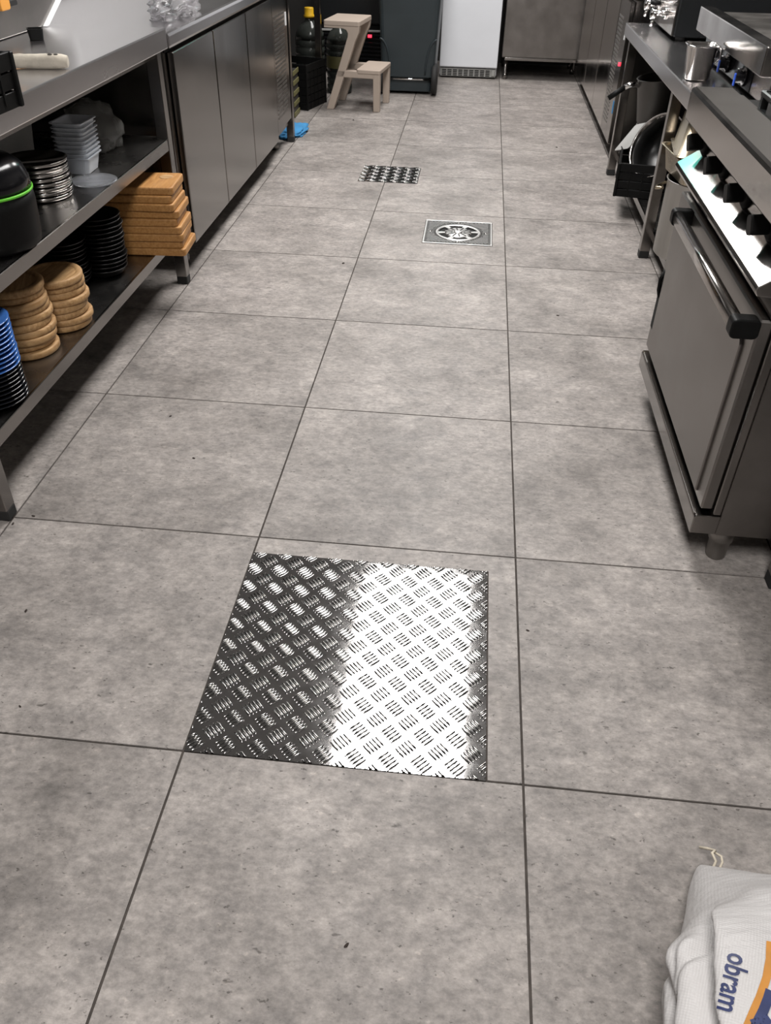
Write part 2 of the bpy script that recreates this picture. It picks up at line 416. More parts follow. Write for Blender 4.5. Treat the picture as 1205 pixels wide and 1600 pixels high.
# ---- white freezer
r = thing('white_freezer', 'white upright freezer with a grey vent grille at floor', 'refrigerator', (.352, 6.6, 0))
box1('body', 'white_enamel', r, .132, .572, 6.30, 6.90, .015, 1.8, bev=.005)
box1('door', 'white_enamel', r, .132, .574, 6.255, 6.298, .078, 1.79, bev=.007, seg=2)
vg = box1('vent_grille', 'grey_plastic', r, .140, .566, 6.275, 6.30, .012, .068, bev=.002)
for k in range(9):
    for q in range(4):
        box1('vent_slot', 'black_void', vg, .153+k*.042, .185+k*.042, 6.2735, 6.2755, .018+q*.0115, .0245+q*.0115)
box1('hinge', 'grey_plastic', r, .535, .562, 6.262, 6.28, .02, .064, bev=.004)
for fx in (.17, .53): MB().lathe([(0, 0), (.015, 0), (.015, .02), (0, .02)], (fx, 6.4, 0), 12).build('foot', 'black_plastic', r)

# ---- steel unit at the back
r = thing('steel_cabinet', 'tall stainless cabinet standing on round feet at the end wall', 'cabinet', (.91, 6.6, 0))
box1('body', 'steel_satin', r, .605, 1.235, 6.29, 6.92, .150, 1.3, bev=.004)
box1('front_panel', 'steel_satin', r, .603, 1.232, 6.268, 6.291, .156, 1.29, bev=.004)
box1('bottom_rail', 'steel', r, .625, 1.225, 6.255, 6.268, .136, .156, bev=.003)
for fx, fy in ((.640, 6.315), (1.18, 6.62), (.640, 6.86), (1.18, 6.86)):
    MB().lathe([(0, 0), (.019, 0), (.02, .035), (.016, .038), (.016, .15), (0, .15)], (fx, fy, 0), 16).build('foot', 'steel', r)

# ---- refrigerated counter, right far
r = thing('refrigerated_counter', 'stainless refrigerated counter along the right side near the end wall', 'refrigerator', (1.55, 5.1, 0))
box1('body', 'steel', r, 1.190, 1.90, 4.045, 6.20, .085, .764, bev=.003)
box1('counter_top', 'steel_worktop', r, 1.150, 1.91, 4.03, 6.21, .768, .817, bev=.005, seg=2)
for (a, b) in ((4.43, 4.97), (4.98, 5.57), (5.58, 6.18)):
    box1('door', 'steel_smooth', r, 1.168, 1.189, a, b, .09, .752, bev=.003)
vp = box1('vent_panel', 'steel', r, 1.168, 1.189, 4.05, 4.42, .09, .752, bev=.003)
for k in range(26):
    box1('louvre', 'steel_dull', vp, 1.1665, 1.168, 4.22, 4.39, .16+k*.02, .170+k*.02)
MB().lathe([(0, 0), (.009, 0), (.009, .008), (0, .008)], (1.168, 4.09, .473), 14, M=Matrix.Rotation(-math.pi/2, 4, 'Y')).build('power_light', 'red_light', vp)
box1('display', 'white_plastic', vp, 1.165, 1.168, 4.085, 4.10, .585, .650)
box1('sticker', 'blue_cloth', vp, 1.1665, 1.168, 4.06, 4.09, .24, .30)
for fx, fy in ((1.25, 4.12), (1.25, 6.1), (1.84, 4.12), (1.84, 6.1)):
    MB().lathe([(0, 0), (.022, 0), (.022, .03), (.017, .035), (.017, .087), (0, .087)], (fx, fy, 0), 16).build('foot', 'steel_dull', r)

# ---- low equipment bench, right
RB = .690
r = open_table('low stainless bench carrying cooking appliances on the right', 1.128, 1.90, 1.50, 3.855, RB, .055,
           [(1.170, 2.590), (1.170, 3.790), (1.170, 1.56), (1.84, 1.56), (1.84, 2.59), (1.84, 3.79)], [], -1, name='equipment_bench')
box1('low_shelf', 'steel_shelf', r, 1.192, 1.86, 1.54, 3.81, .098, .104)
box1('shelf_edge', 'steel', r, 1.188, 1.196, 1.54, 3.81, .074, .105, bev=.0015)
# ---- near right table: only one foot is in view
open_table('stainless work table leg and foot at the right picture edge', 1.142, 1.90, -1.40, .612, BT, .06,
           [(1.176, .580), (1.176, -1.34), (1.84, .580), (1.84, -1.34)], [], -1)

# ---- range with oven
Y0, Y1 = .622, 1.446
r = thing('gas_range', 'stainless gas range with black knobs and oven door', 'range', (1.35, 1.03, 0))
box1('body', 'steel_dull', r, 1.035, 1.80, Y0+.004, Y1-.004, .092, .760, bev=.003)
box1('side_panel', 'steel_satin', r, 1.030, 1.80, Y0, Y0+.004, .094, .640)
# top: ledge plus fascia, profile in x,z
MB().prism([(1.052, .826), (1.052, .838), (.966, .838), (.959, .8355), (.955, .829), (.955, .768), (.959, .763), (1.02, .763), (1.02, .80), (1.02, .826)], 'y', Y0-.005, Y1+.005).build('top_ledge', 'steel_smooth', r)
box1('burner_well', 'black_enamel', r, 1.060, 1.79, Y0, Y1, .761, .815, bev=.004)
box1('well_rim', 'steel_smooth', r, 1.066, 1.080, Y0+.01, Y1-.01, .815, .826, bev=.003)
for k, gy in enumerate((.80, 1.21)):
    for gx in (1.25, 1.58):
        g = MB()
        for a in (-.14, 0, .14):
            g.box(gx-.15, gx+.15, gy+a-.007, gy+a+.007, .838, .853, bev=.003)
        for a in (-.145, .145):
            g.box(gx+a-.007, gx+a+.007, gy-.16, gy+.16, .836, .851, bev=.003)
        for a in (-.145, .145):
            for b in (-.14, .14): g.box(gx+a-.008, gx+a+.008, gy+b-.008, gy+b+.008, .815, .838)
        g.build('pan_support', 'cast_iron', r)
        MB().lathe([(0, .815), (.055, .815), (.055, .828), (.04, .833), (0, .833)], (gx, gy, 0), 20).build('burner', 'cast_iron', r)
# knob panel: upright strip with the knobs, sloped drip shelf below it
pn = MB().prism([(1.034, .765), (1.014, .765), (1.010, .697), (.958, .662), (.955, .655), (.960, .645), (1.034, .640)], 'y', Y0, Y1, bev=.0015).build('control_panel', 'steel_smooth', r)
for ky in (1.405, 1.195, .985, .785):
    M = Matrix.Translation((1.010, ky, .724)) @ Matrix.Rotation(-math.pi/2-.10, 4, 'Y')
    kb = MB().lathe([(0, 0), (.033, 0), (.034, .004), (.030, .009), (.024, .012), (0, .012)], n=28).xf(M).build('knob', 'black_plastic', r)
    g = MB(); g.prism(rrect(-.019, .019, -.017, .017, .006, 3), 'z', .010, .046, bev=.003).xf(M @ Matrix.Rotation(.35, 4, 'Z')).build('knob_grip', 'black_plastic', kb)
box1('crosspiece', 'steel', r, 1.000, 1.035, Y0+.005, Y1-.005, .598, .640, bev=.003)
# oven frame and door
dx0, dx1 = .979, 1.012
fr = box1('door_frame', 'steel', r, 1.013, 1.032, Y0+.006, Y1-.002, .142, .598, bev=.002)
dr = thing('x', '', '', (0, 0, 0)); bpy.data.objects.remove(dr)
dr = MB().box(dx0+.006, dx1, Y0+.012, Y1-.008, .152, .594, bev=.004).build('oven_door', 'steel_satin', r)
MB().prism([(Y0+.062, .166), (Y1-.058, .166), (Y1-.058, .520), (Y1-.070, .535), (Y0+.074, .535), (Y0+.062, .520)], 'x', dx0, dx0+.008, bev=.0025).build('door_skin', 'steel_satin', dr)
hm = MB(); hm.prism(rrect(.938, .962, .560, .592, .009, 4), 'y', Y0+.040, 1.265, smooth=True); hm.build('handle', 'steel_smooth', dr)
for (a, b) in ((Y0+.008, Y0+.040), (1.265, 1.292)):
    MB().prism(rrect(.935, dx0+.010, .556, .595, .010, 3), 'y', a, b, bev=.003).build('handle_bracket', 'black_plastic', dr)
box1('hinge_slot', 'black_void', dr, dx0+.0045, dx0+.012, Y1-.048, Y1-.014, .215, .385)
MB().tube([(dx0+.005, Y1-.03, .380), (dx0-.001, Y1-.03, .36), (dx0, Y1-.032, .33), (dx0+.006, Y1-.032, .31)], .005, 6).build('latch', 'black_plastic', dr)
ld_ = MB().prism([(.974, .092), (.974, .135), (.978, .141), (1.032, .141), (1.032, .092)], 'y', Y0+.003, Y1-.022, bev=.002).build('base_ledge', 'steel', r)
box1('trim_strip', 'steel_smooth', r, .9745, .980, Y0+.012, Y1-.03, .1395, .1425, bev=.001)
for fx, fy in ((1.062, Y0+.045), (1.062, Y1-.06), (1.70, Y0+.045), (1.70, Y1-.06)):
    MB().lathe([(0, 0), (.019, 0), (.022, .006), (.024, .05), (.027, .052), (.027, .093), (0, .093)], (fx, fy, 0), 20).build('foot', 'steel_dull', r)

# ---- griddle on the low bench
r = thing('griddle', 'stainless countertop griddle with black and blue knobs on the low bench', 'griddle', (1.55, 2.4, RB))
ga, gb = 1.925, 2.880
box1('body', 'steel', r, 1.300, 1.86, ga+.01, gb-.01, RB+.012, .800, bev=.003)
box1('control_panel', 'black_gloss', r, 1.292, 1.302, 2.14, gb-.02, RB+.016, .782, bev=.001)
box1('panel_end', 'steel', r, 1.292, 1.302, ga+.012, 2.13, RB+.016, .782, bev=.001)
box1('front_fascia', 'steel_smooth', r, 1.250, 1.300, ga, gb, .786, .866, bev=.004, seg=2)
box1('cooking_plate', 'steel_dull', r, 1.318, 1.86, ga+.015, gb-.015, .800, .850, bev=.003)
box1('splash_back', 'steel', r, 1.83, 1.86, ga+.015, gb-.015, .85, .95, bev=.003)
for ky in (2.22, 2.46, 2.70):
    kb = MB().lathe([(0, 0), (.032, 0), (.030, .010), (.022, .014), (.022, .030), (0, .030)], n=24, M=Matrix.Rotation(-math.pi/2, 4, 'Y'), c=(1.292, ky, .741)).build('knob', 'black_gloss', r)
    box1('knob_pointer', 'blue_mark', kb, 1.258, 1.263, ky-.005, ky+.005, .712, .748, bev=.001)
for fx, fy in ((1.34, ga+.05), (1.34, gb-.05), (1.82, ga+.05), (1.82, gb-.05)):
    MB().lathe([(0, RB+.001), (.018, RB+.001), (.018, RB+.014), (0, RB+.014)], (fx, fy, 0), 12).build('foot', 'rubber', r)

# ---- boiler with chrome taps
r = thing('water_boiler', 'dark steel appliance with chrome valves at the far bench end', 'boiler', (1.5, 3.5, RB))
box1('body', 'black_enamel', r, 1.252, 1.80, 3.290, 3.83, RB+.016, 1.12, bev=.006)
box1('front_panel', 'steel_smooth', r, 1.243, 1.252, 3.296, 3.824, RB+.020, 1.115, bev=.002)
for fx, fy in ((1.29, 3.33), (1.29, 3.79), (1.76, 3.33), (1.76, 3.79)):
    MB().lathe([(0, RB+.001), (.02, RB+.001), (.02, RB+.02), (0, RB+.02)], (fx, fy, 0), 12).build('foot', 'rubber', r)
for ty, tz in ((3.50, .770), (3.70, .785)):
    tp = MB().cyl((1.243, ty, tz), (1.185, ty, tz), .011, n=14).cyl((1.236, ty, tz), (1.243, ty, tz), .022, n=18).lathe([(0, -.022), (.014, -.022), (.017, -.005), (.017, .008), (.012, .02), (0, .02)], (1.19, ty, tz), 16).build('tap', 'chrome', r)
    MB().tube([(1.19, ty, tz-.018), (1.188, ty, tz-.035), (1.184, ty, tz-.05)], .008, 10).build('spout', 'chrome', tp)
    MB().cyl((1.19, ty, tz+.02), (1.19, ty, tz+.034), .006, n=10).build('stem', 'chrome', tp)
    MB().lathe([(0, 0), (.022, 0), (.024, .007), (.020, .016), (0, .018)], (1.19, ty, tz+.033), 12).build('tap_handle', 'black_plastic', tp)
    MB().tube([(1.243, ty-.06, tz+.012), (1.20, ty-.06, tz+.012), (1.185, ty-.045, tz+.012), (1.185, ty-.02, tz+.008)], .006, 8).build('pipe', 'chrome', tp)

# ================================================================= FLOOR COVERS
def bar_mesh(L=.0325, W=.0046, H=.0031, n=8):
    """one set of five lens-shaped ribs"""
    bm = bmesh.new()
    for k in range(5):
        oy = (k-2)*.0072; Lk = L*(1.0 if k in (1, 2, 3) else .93); rows = []
        for i in range(n+1):
            t = -1+2*i/n; w = W*max(0.0, 1-t*t)**.5; h = H*max(0.0, 1-t*t)**.4
            x = t*Lk/2
            if i in (0, n): rows.append([bm.verts.new((x, oy, 0))])
            else: rows.append([bm.verts.new((x, oy-w/2, -.0001)), bm.verts.new((x, oy-w*.34, h*.70)), bm.verts.new((x, oy, h)), bm.verts.new((x, oy+w*.34, h*.70)), bm.verts.new((x, oy+w/2, -.0001))])
        for A, B in zip(rows, rows[1:]):
            if len(A) == 1:
                for q in range(4): f = bm.faces.new([A[0], B[q], B[q+1]]); f.smooth = True
            elif len(B) == 1:
                for q in range(4): f = bm.faces.new([A[q], B[0], A[q+1]]); f.smooth = True
            else:
                for q in range(4): f = bm.faces.new([A[q], B[q], B[q+1], A[q+1]]); f.smooth = True
    bmesh.ops.recalc_face_normals(bm, faces=bm.faces)
    return bm
def checker_plate(label, x0, x1, y0, y1, per, z=.0012, phase=(0, 0), sc=1.0):
    r = thing('checker_plate', label, 'floor hatch', ((x0+x1)/2, (y0+y1)/2, 0))
    box1('plate', 'aluminium', r, x0, x1, y0, y1, -.0028, z)
    base = bar_mesh()
    bmesh.ops.scale(base, vec=(sc, sc, sc), verts=base.verts)
    shared = bpy.data.meshes.new('tread_ribs'); base.to_mesh(shared); shared.materials.append(MATS['aluminium_rib'])
    R = .0235*sc
    nx = int((x1-x0)/per)+2; ny = int((y1-y0)/per)+2
    for i in range(-1, nx*2+1):
        for j in range(-1, ny*2+1):
            if (i+j) % 2: continue
            cx = x0+phase[0]+i*per/2; cy = y0+phase[1]+j*per/2
            a = math.radians(45 if i % 2 == 0 else -45)
            if cx-R > x0 and cx+R < x1 and cy-R > y0 and cy+R < y1:
                o = bpy.data.objects.new('tread_ribs', shared); COL.objects.link(o)
                o.parent = r; o.location = (cx-r.location.x, cy-r.location.y, z); o.rotation_euler = (0, 0, a)
            elif cx+R > x0 and cx-R < x1 and cy+R > y0 and cy-R < y1:      # ribs cut off by the plate's edge
                b2 = base.copy(); bmesh.ops.transform(b2, matrix=Matrix.Translation((cx, cy, z)) @ Matrix.Rotation(a, 4, 'Z'), verts=b2.verts)
                for co, no in (((x0+.0005, 0, 0), (-1, 0, 0)), ((x1-.0005, 0, 0), (1, 0, 0)), ((0, y0+.0005, 0), (0, -1, 0)), ((0, y1-.0005, 0), (0, 1, 0))):
                    bmesh.ops.bisect_plane(b2, geom=list(b2.verts)+list(b2.edges)+list(b2.faces), plane_co=co, plane_no=no, clear_outer=True)
                if len(b2.faces) < 3: b2.free(); continue
                q = MB(); q.merge(b2); q.build('tread_ribs', 'aluminium_rib', r)
    base.free()
    return r
checker_plate('large square aluminium checker plate hatch in the foreground floor', .0005, .5355, -.0005, .5425, .0585, phase=(.012, .020))
checker_plate('small aluminium checker plate hatch farther up the aisle', -.1365, .1645, 3.4525, 3.7375, .0585, phase=(.018, .018))
# drain
dcx, dcy = .3965, 2.7608
r = thing('floor_drain', 'square metal floor drain with a round slotted cover', 'drain', (dcx, dcy, 0))
x0, x1, y0, y1 = .248, .545, 2.614, 2.9075
n = 48; RO = .104
fm = MB(); bm = fm.bm                     # square frame with a round opening
inner, outer, lowi = [], [], []
for i in range(n):
    a = 2*math.pi*(i+.5)/n; c, s_ = math.cos(a), math.sin(a); k = 1/max(abs(c), abs(s_))
    inner.append(bm.verts.new((dcx+RO*c, dcy+RO*s_, .001))); outer.append(bm.verts.new((dcx+k*c*(x1-x0)/2, dcy+k*s_*(y1-y0)/2, .001))); lowi.append(bm.verts.new((dcx+RO*c, dcy+RO*s_, -.0028)))
for i in range(n):
    j = (i+1) % n; bm.faces.new([inner[i], outer[i], outer[j], inner[j]]); bm.faces.new([inner[j], lowi[j], lowi[i], inner[i]])
bmesh.ops.recalc_face_normals(bm, faces=bm.faces)
frm = fm.build('frame', 'cast_dark', r)
box1('pit', 'black_void', r, x0, x1, y0, y1, -.0029, -.0026)
for (a, b, c, d) in ((x0, x1, y0, y0+.007), (x0, x1, y1-.007, y1), (x0, x0+.007, y0+.007, y1-.007), (x1-.007, x1, y0+.01, y1-.01)):
    box1('border', 'cast_light', frm, a, b, c, d, .0008, .0030, bev=.0006)
k = 0
for t in range(-17, 18):                  # diagonal ribs in the four corners
    d = t*.0165
    segs = []
    N = 60; cur = None
    for q in range(N+1):
        u = -.22+.44*q/N; px, py = u, -u+d if t else -u
        ok = abs(px) < .134 and abs(py) < .132 and math.hypot(px, py) > RO+.008
        if ok: cur = [u, u] if cur is None else [cur[0], u]
        if (not ok or q == N) and cur:
            segs.append(cur); cur = None
    for (u0, u1) in segs:
        if u1-u0 < .012: continue
        p0 = Vector((dcx+u0, dcy-u0+d, .0012)); p1 = Vector((dcx+u1, dcy-u1+d, .0012))
        dv = (p1-p0).normalized(); pv = Vector((-dv.y, dv.x, 0))*.0022; hz = Vector((0, 0, .0016))
        m = MB(); vs = [m.bm.verts.new(v) for v in (p0-pv, p1-pv, p1+pv, p0+pv, p0-pv*.5+hz, p1-pv*.5+hz, p1+pv*.5+hz, p0+pv*.5+hz)]
        for f in ((4, 5, 6, 7), (0, 1, 5, 4), (1, 2, 6, 5), (2, 3, 7, 6), (3, 0, 4, 7)): m.bm.faces.new([vs[w] for w in f])
        m.build('grip_rib', 'cast_light', frm)
cv = MB()
cv.lathe([(.086, .0012), (.090, .0036), (.100, .0036), (.1025, .0012)], (dcx, dcy, 0), 48)
cv = cv.build('cover_ring', 'cast_light', r)
def sector(ra, rb, a0, a1, z0, z1, name, m, par, nn_=8):
    b = MB(); bm = b.bm; A = []
    for i in range(nn_+1):
        a = a0+(a1-a0)*i/nn_; c, s_ = math.cos(a), math.sin(a)
        A.append([bm.verts.new((dcx+rr*c, dcy+rr*s_, z)) for rr, z in ((ra, z0), (ra, z1), (rb, z1), (rb, z0))])
    for P, Q in zip(A, A[1:]):
        for w in range(4): bm.faces.new([P[w], Q[w], Q[(w+1) % 4], P[(w+1) % 4]])
    bm.faces.new(A[0]); bm.faces.new(A[-1][::-1])
    bmesh.ops.recalc_face_normals(bm, faces=bm.faces)
    return b.build(name, m, par)
cd_ = MB().lathe([(0, .003), (.052, .003), (.060, .0014), (.060, -.0026)], (dcx, dcy, 0), 48).build('cover_disc', 'cast_light', r)
for i in range(6):
    a = math.radians(60*i+8)
    sector(.058, .0885, a-.13, a+.13, -.002, .0026, 'cover_bridge', 'cast_light', r)
for i in range(12):
    a = math.radians(30*i+8); c, s_ = math.cos(a), math.sin(a)
    MB().cyl((dcx+.024*c, dcy+.024*s_, .0030), (dcx+.056*c, dcy+.056*s_, .0030), .0022, .0030, n=6).build('cover_rib', 'cast_dark', cd_)
MB().lathe([(0, .006), (.016, .006), (.020, .003), (0, .003)], (dcx, dcy, 0), 24).build('cover_boss', 'cast_light', cd_)
MB().box(dcx-.014, dcx+.014, dcy-.0035, dcy+.0035, .0055, .0085, bev=.001).build('cover_key', 'cast_light', cd_)
for (sx, sy) in ((0, .122), (0, -.122), (.122, 0), (-.122, 0)):
    MB().lathe([(0, .0040), (.006, .0038), (.0075, .001), (0, .001)], (dcx+sx, dcy+sy, 0), 14).build('screw_head', 'steel_smooth', frm)
# specks of dirt on the tiles
cr = MB()
for (x, y, s_) in ((-.372, 1.10, .005), (-.245, .90, .005), (-.43, .30, .005), (-.555, .61, .005), (-.05, 2.33, .008), (.335, -.30, .005), (-.59, .575, .005), (.335, .04, 0), (-.335, 4.75, .008), (.92, 4.3, .008), (.62, .37, .004), (-.33, .06, .004), (.78, 1.95, .006), (-.57, .002, .006)):
    if s_ == 0: continue
    b2 = bmesh.new(); bmesh.ops.create_icosphere(b2, subdivisions=1, radius=1)
    for v in b2.verts: v.co += noise.noise_vector(v.co*2+Vector((x*50, y*50, 0)))*.4
    cr.merge(b2, Matrix.Translation((x, y, s_*.22)) @ Matrix.Rotation(x*40, 4, 'Z') @ Matrix.Diagonal((s_, s_*.55, s_*.3, 1)))
tag(cr.build('floor_crumbs', 'crumb'), 'tiny dark crumbs scattered over the floor tiles', 'crumbs', kind='stuff')
# unseen teal glow panel, added to account for the reflection on the range
r = thing('teal_glow_panel', 'added unseen teal glow panel high on the end wall', 'glow panel', (.15, YW1-.02, 2.40))
box1('glow_panel_box', 'lamp_white', r, -.03, .33, YW1-.045, YW1-.001, 2.28, 2.52, bev=.004)
box1('glow_panel_face', 'teal_light', r, -.02, .32, YW1-.048, YW1-.045, 2.29, 2.51)
# ================================================================= SMALLER THINGS
# ---- step stool
def to_frame(o, ux): return o
r = thing('step_stool', 'beige plastic two step stool near the dark wheeled bin', 'stool', (-.553, 5.030, 0), math.radians(-6.5))
W = .33; TH = .042
def side_profile(m, v0, v1):
    out = [(0, 0), (.048, 0), (.196, .40), (.22, .4475), (.225, .478), (.225, .505), (-.005, .505), (-.005, .470), (.115, .470), (.140, .462), (.150, .445), (.148, .425)]
    m.prism(out, 'y', v0, v1, bev=.004)
for (a, b) in ((0, TH), (W-TH, W)):
    m = MB(); side_profile(m, a, b); m.build('side_frame', 'beige_plastic', r, world=False)
    MB().prism([(.066, .195), (.325, .195), (.325, .235), (.082, .235)], 'y', a, b, bev=.004).build('side_rail', 'beige_plastic', r, world=False)
    MB().prism([(.318, 0), (.358, 0), (.360, .237), (.312, .237), (.315, .19)], 'y', a, b, bev=.004).build('leg', 'beige_plastic', r, world=False)
MB().prism(rrect(-.008, .228, -.004, W+.004, .014, 3), 'z', .484, .512, bev=.004).build('top_step', 'beige_plastic', r, world=False)
MB().prism(rrect(.205, .363, -.004, W+.004, .014, 3), 'z', .222, .246, bev=.004).build('lower_step', 'beige_plastic', r, world=False)

# ---- wheeled bin (its back faces the aisle)
bx, by = -.062, 5.60
r = thing('wheeled_bin', 'dark blue grey wheeled waste bin beside the white freezer', 'bin', (bx, by, 0))
b2 = MB(); bm = b2.bm; rings = []
for z, hx, d0, d1 in ((.020, .170, .005, .36), (.10, .174, .003, .37), (.115, .186, -.020, .385), (.50, .205, -.035, .43), (.86, .226, -.06, .48), (.90, .226, -.06, .48)):
    rings.append([bm.verts.new((bx+p[0], by+p[1], z)) for p in rrect(-hx, hx, d0, d1, .03, 3)])
for A, B in zip(rings, rings[1:]):
    for i in range(len(A)): f = bm.faces.new([A[i], A[(i+1) % len(A)], B[(i+1) % len(A)], B[i]])
bm.faces.new(rings[0][::-1]); bm.faces.new(rings[-1])
b2.build('body', 'bin_plastic', r)
MB().prism(rrect(bx-.245, bx+.245, by-.075, by+.49, .03, 3), 'z', .895, .93, bev=.006).build('lid', 'bin_plastic', r)
MB().cyl((bx-.20, by-.012, .100), (bx+.20, by-.012, .100), .0075, n=10).build('axle', 'chrome', r)
for s_ in (-1, 1):
    xw = bx+s_*.190
    wl = MB().lathe([(.030, -.018), (.085, -.020), (.098, -.012), (.098, .012), (.085, .020), (.030, .018)], (xw, by+.012, .100), 32, M=Matrix.Rotation(math.pi/2, 4, 'Y'), closed=True).build('wheel', 'rubber', r)
    MB().cyl((xw-.02, by+.012, .1), (xw+.02, by+.012, .1), .032, n=16).build('wheel_hub', 'black_plastic', wl)
    pts = [(bx+s_*(.198-.075*math.cos(a*math.pi/2*1.0)), by-.022-.0145*math.sin(a*1.5), .13+.22*math.sin(a*math.pi/2)) for a in [i/10 for i in range(11)]]
    MB().tube(pts, .006, 8).build('moulded_arch', 'bin_plastic', r)

# ---- black crate with oil bottles under the far table
def crate(name, label, loc, rz, L, Wd, H, nrib, cat='crate', slots=True):
    """open-topped crate; local origin at a bottom corner; slatted walls"""
    r = thing(name, label, cat, loc, rz); t = .006
    MB().box(.004, L-.004, .004, Wd-.004, .001, .008).build('bottom', 'black_plastic', r, world=False)
    for k in range(nrib):
        z0 = .0+H*k/nrib; z1 = z0+H/nrib*(.88 if k < nrib-1 else .93)
        m = MB(); e = .003 if k == nrib-1 else 0
        m.box(-e, L+e, -e, t, z0, z1, bev=.001).box(-e, L+e, Wd-t, Wd+e, z0, z1, bev=.001).box(-e, t, t, Wd-t, z0, z1, bev=.001).box(L-t, L+e, t, Wd-t, z0, z1, bev=.001)
        m.build('wall_band', 'black_plastic', r, world=False)
    for (px, py) in ((0, 0), (L, 0), (0, Wd), (L, Wd)):
        MB().box(px-.006, px+.006, py-.006, py+.006, 0, H*.98, bev=.002).build('corner_post', 'black_plastic', r, world=False)
    q = int(L/.05)
    for i in range(1, q):
        for (ya, yb) in ((-.002, .004), (Wd-.004, Wd+.002)): MB().box(L*i/q-.003, L*i/q+.003, ya, yb, .01, H*.93).build('wall_rib', 'black_plastic', r, world=False)
    q = int(Wd/.05)
    for i in range(1, q):
        for (xa, xb) in ((-.002, .004), (L-.004, L+.002)): MB().box(xa, xb, Wd*i/q-.003, Wd*i/q+.003, .01, H*.93).build('wall_rib', 'black_plastic', r, world=False)
    return r
crate('plastic_crate', 'tall black plastic crate under the far left table', (-1.008, 5.048, 0), math.radians(-15.5), .355, .285, .27, 6)
def bottle(label, x, y, z, s=1.0):
    r = thing('oil_bottle', label, 'bottle', (x, y, z), group='oil bottles under the far table')
    p = [(0, 0), (.062, 0), (.070, .008)]
    zz = .02
    while zz < .235:
        p += [(.071, zz), (.071, zz+.022), (.067, zz+.027), (.067, zz+.030)]; zz += .034
    p += [(.071, .25), (.066, .275), (.048, .305), (.026, .322), (.020, .330), (.020, .340), (0, .340)]
    MB().lathe([(a*s, b*s) for a, b in p], n=28).build('bottle_body', 'oil_plastic', r, world=False)
    MB().lathe([(0, .338*s), (.027*s, .338*s), (.027*s, .346*s), (.022*s, .350*s), (.022*s, .375*s), (.020*s, .378*s), (0, .378*s)], n=20).build('cap', 'yellow_cap', r, world=False)
    if s < 1.4: MB().lathe([(.0718*s, .13*s), (.0718*s, .19*s)], n=28).build('paper_label', 'label_yellow', r, world=False)
    return r
bottle('ribbed oil bottle with yellow cap standing behind the tall black crate', -.722, 5.425, 0, 1.41)
bottle('oil bottle beside the step stool with a pale yellow label', -.545, 5.575, 0, 1.25)
# yellow edged tray leaning behind the table leg
r = thing('produce_box', 'upright box with yellow green edge behind the far table leg', 'box', (-.80, 4.84, 0))
box1('box_body', 'dark_pot', r, -.98, -.712, 4.73, 4.90, 0, .26, bev=.006)
for zz in (.0, .06, .12, .18, .235): box1('edge_band', 'label_yellow', r, -.712, -.706, 4.735, 4.90, zz+.004, zz+.03, bev=.001)

def crumple(name, m, loc, sx, sy, sz, seed, amp=.35, sub=4, freq=1.6, flat=True, parent=None):
    b = MB(); b2 = bmesh.new(); bmesh.ops.create_icosphere(b2, subdivisions=sub, radius=1)
    for v in b2.verts:
        n = v.co.normalized(); q = n*freq+Vector((seed*3.1, seed*1.7, seed))
        d = 1+amp*noise.noise(q)+amp*.6*(1-2*abs(noise.noise(q*2.1)))*.6+amp*.25*noise.noise(q*4.7)
        v.co = n*d
    for f in b2.faces: f.smooth = True
    b.merge(b2, Matrix.Diagonal((sx, sy, sz, 1)))
    if flat:
        for v in b.bm.verts: v.co.z = max(v.co.z, -sz*.55)
        zmin = min(v.co.z for v in b.bm.verts)
        bmesh.ops.translate(b.bm, verts=b.bm.verts, vec=(0, 0, -zmin))
    bmesh.ops.translate(b.bm, verts=b.bm.verts, vec=loc)
    o = b.build(name, m, parent)
    return o
tag(crumple('cleaning_cloth', 'blue_cloth', (-.655, 4.36, .0005), .075, .15, .022, 3, .45), 'crumpled bright blue cleaning cloth on the floor behind table leg', 'cloth')

# ---- left table, top
crate('plastic_crate', 'black plastic crate overhanging the left table edge', (-.845, .705, BT+.001), math.radians(-3), .30, .275, .105, 3)
crate('plastic_crate', 'smaller black crate stacked on the crate at the left table edge', (-.825, .73, BT+.1075), math.radians(-3), .262, .235, .075, 2)
tr = thing('rolled_cloth', 'rolled off white cloth with dark print on the left table', 'cloth', (-.66, 1.37, BT))
cl = MB(); pts = []
for i in range(13):
    t = i/12; pts.append((-.757+.155*t, 1.352+.035*t+.004*math.sin(t*5), BT+.0165+.001*math.sin(t*9)))
cl.tube(pts, [.010, .013, .0145, .016, .0165, .017, .0175, .0175, .0175, .0175, .017, .016, .013], 20)
for v in cl.bm.verts:
    n_ = noise.noise(v.co*60)*.0022+noise.noise(v.co*150)*.0009
    v.co += Vector((n_, n_, n_*.6)); v.co.z = max(v.co.z, BT+.0008)
cl.build('cloth_roll', 'rag', tr)
for (px, py) in ((-.640, 1.372), (-.627, 1.375), (-.648, 1.381)):
    b2 = bmesh.new(); bmesh.ops.create_icosphere(b2, subdivisions=2, radius=1)
    q = MB(); q.merge(b2, Matrix.Translation((px, py, BT+.0325)) @ Matrix.Diagonal((.0075, .0055, .0025, 1)), smooth=True); q.build('print_mark', 'rag_print', tr)
r = thing('black_tub', 'small black plastic cup near the back of the left table', 'cup', (-.874, 1.795, BT))
m = MB(); bm = m.bm; rings = []
for z, h in ((.001, .019), (.030, .022), (.030, .019), (.006, .016)):
    rings.append([bm.verts.new((-.874+p[0], 1.795+p[1], BT+z)) for p in rrect(-h, h, -h, h, .007, 3)])
for A, B in zip(rings, rings[1:]):
    for i in range(len(A)): bm.faces.new([A[i], A[(i+1) % len(A)], B[(i+1) % len(A)], B[i]])
bm.faces.new(rings[0][::-1]); bm.faces.new(rings[-1])
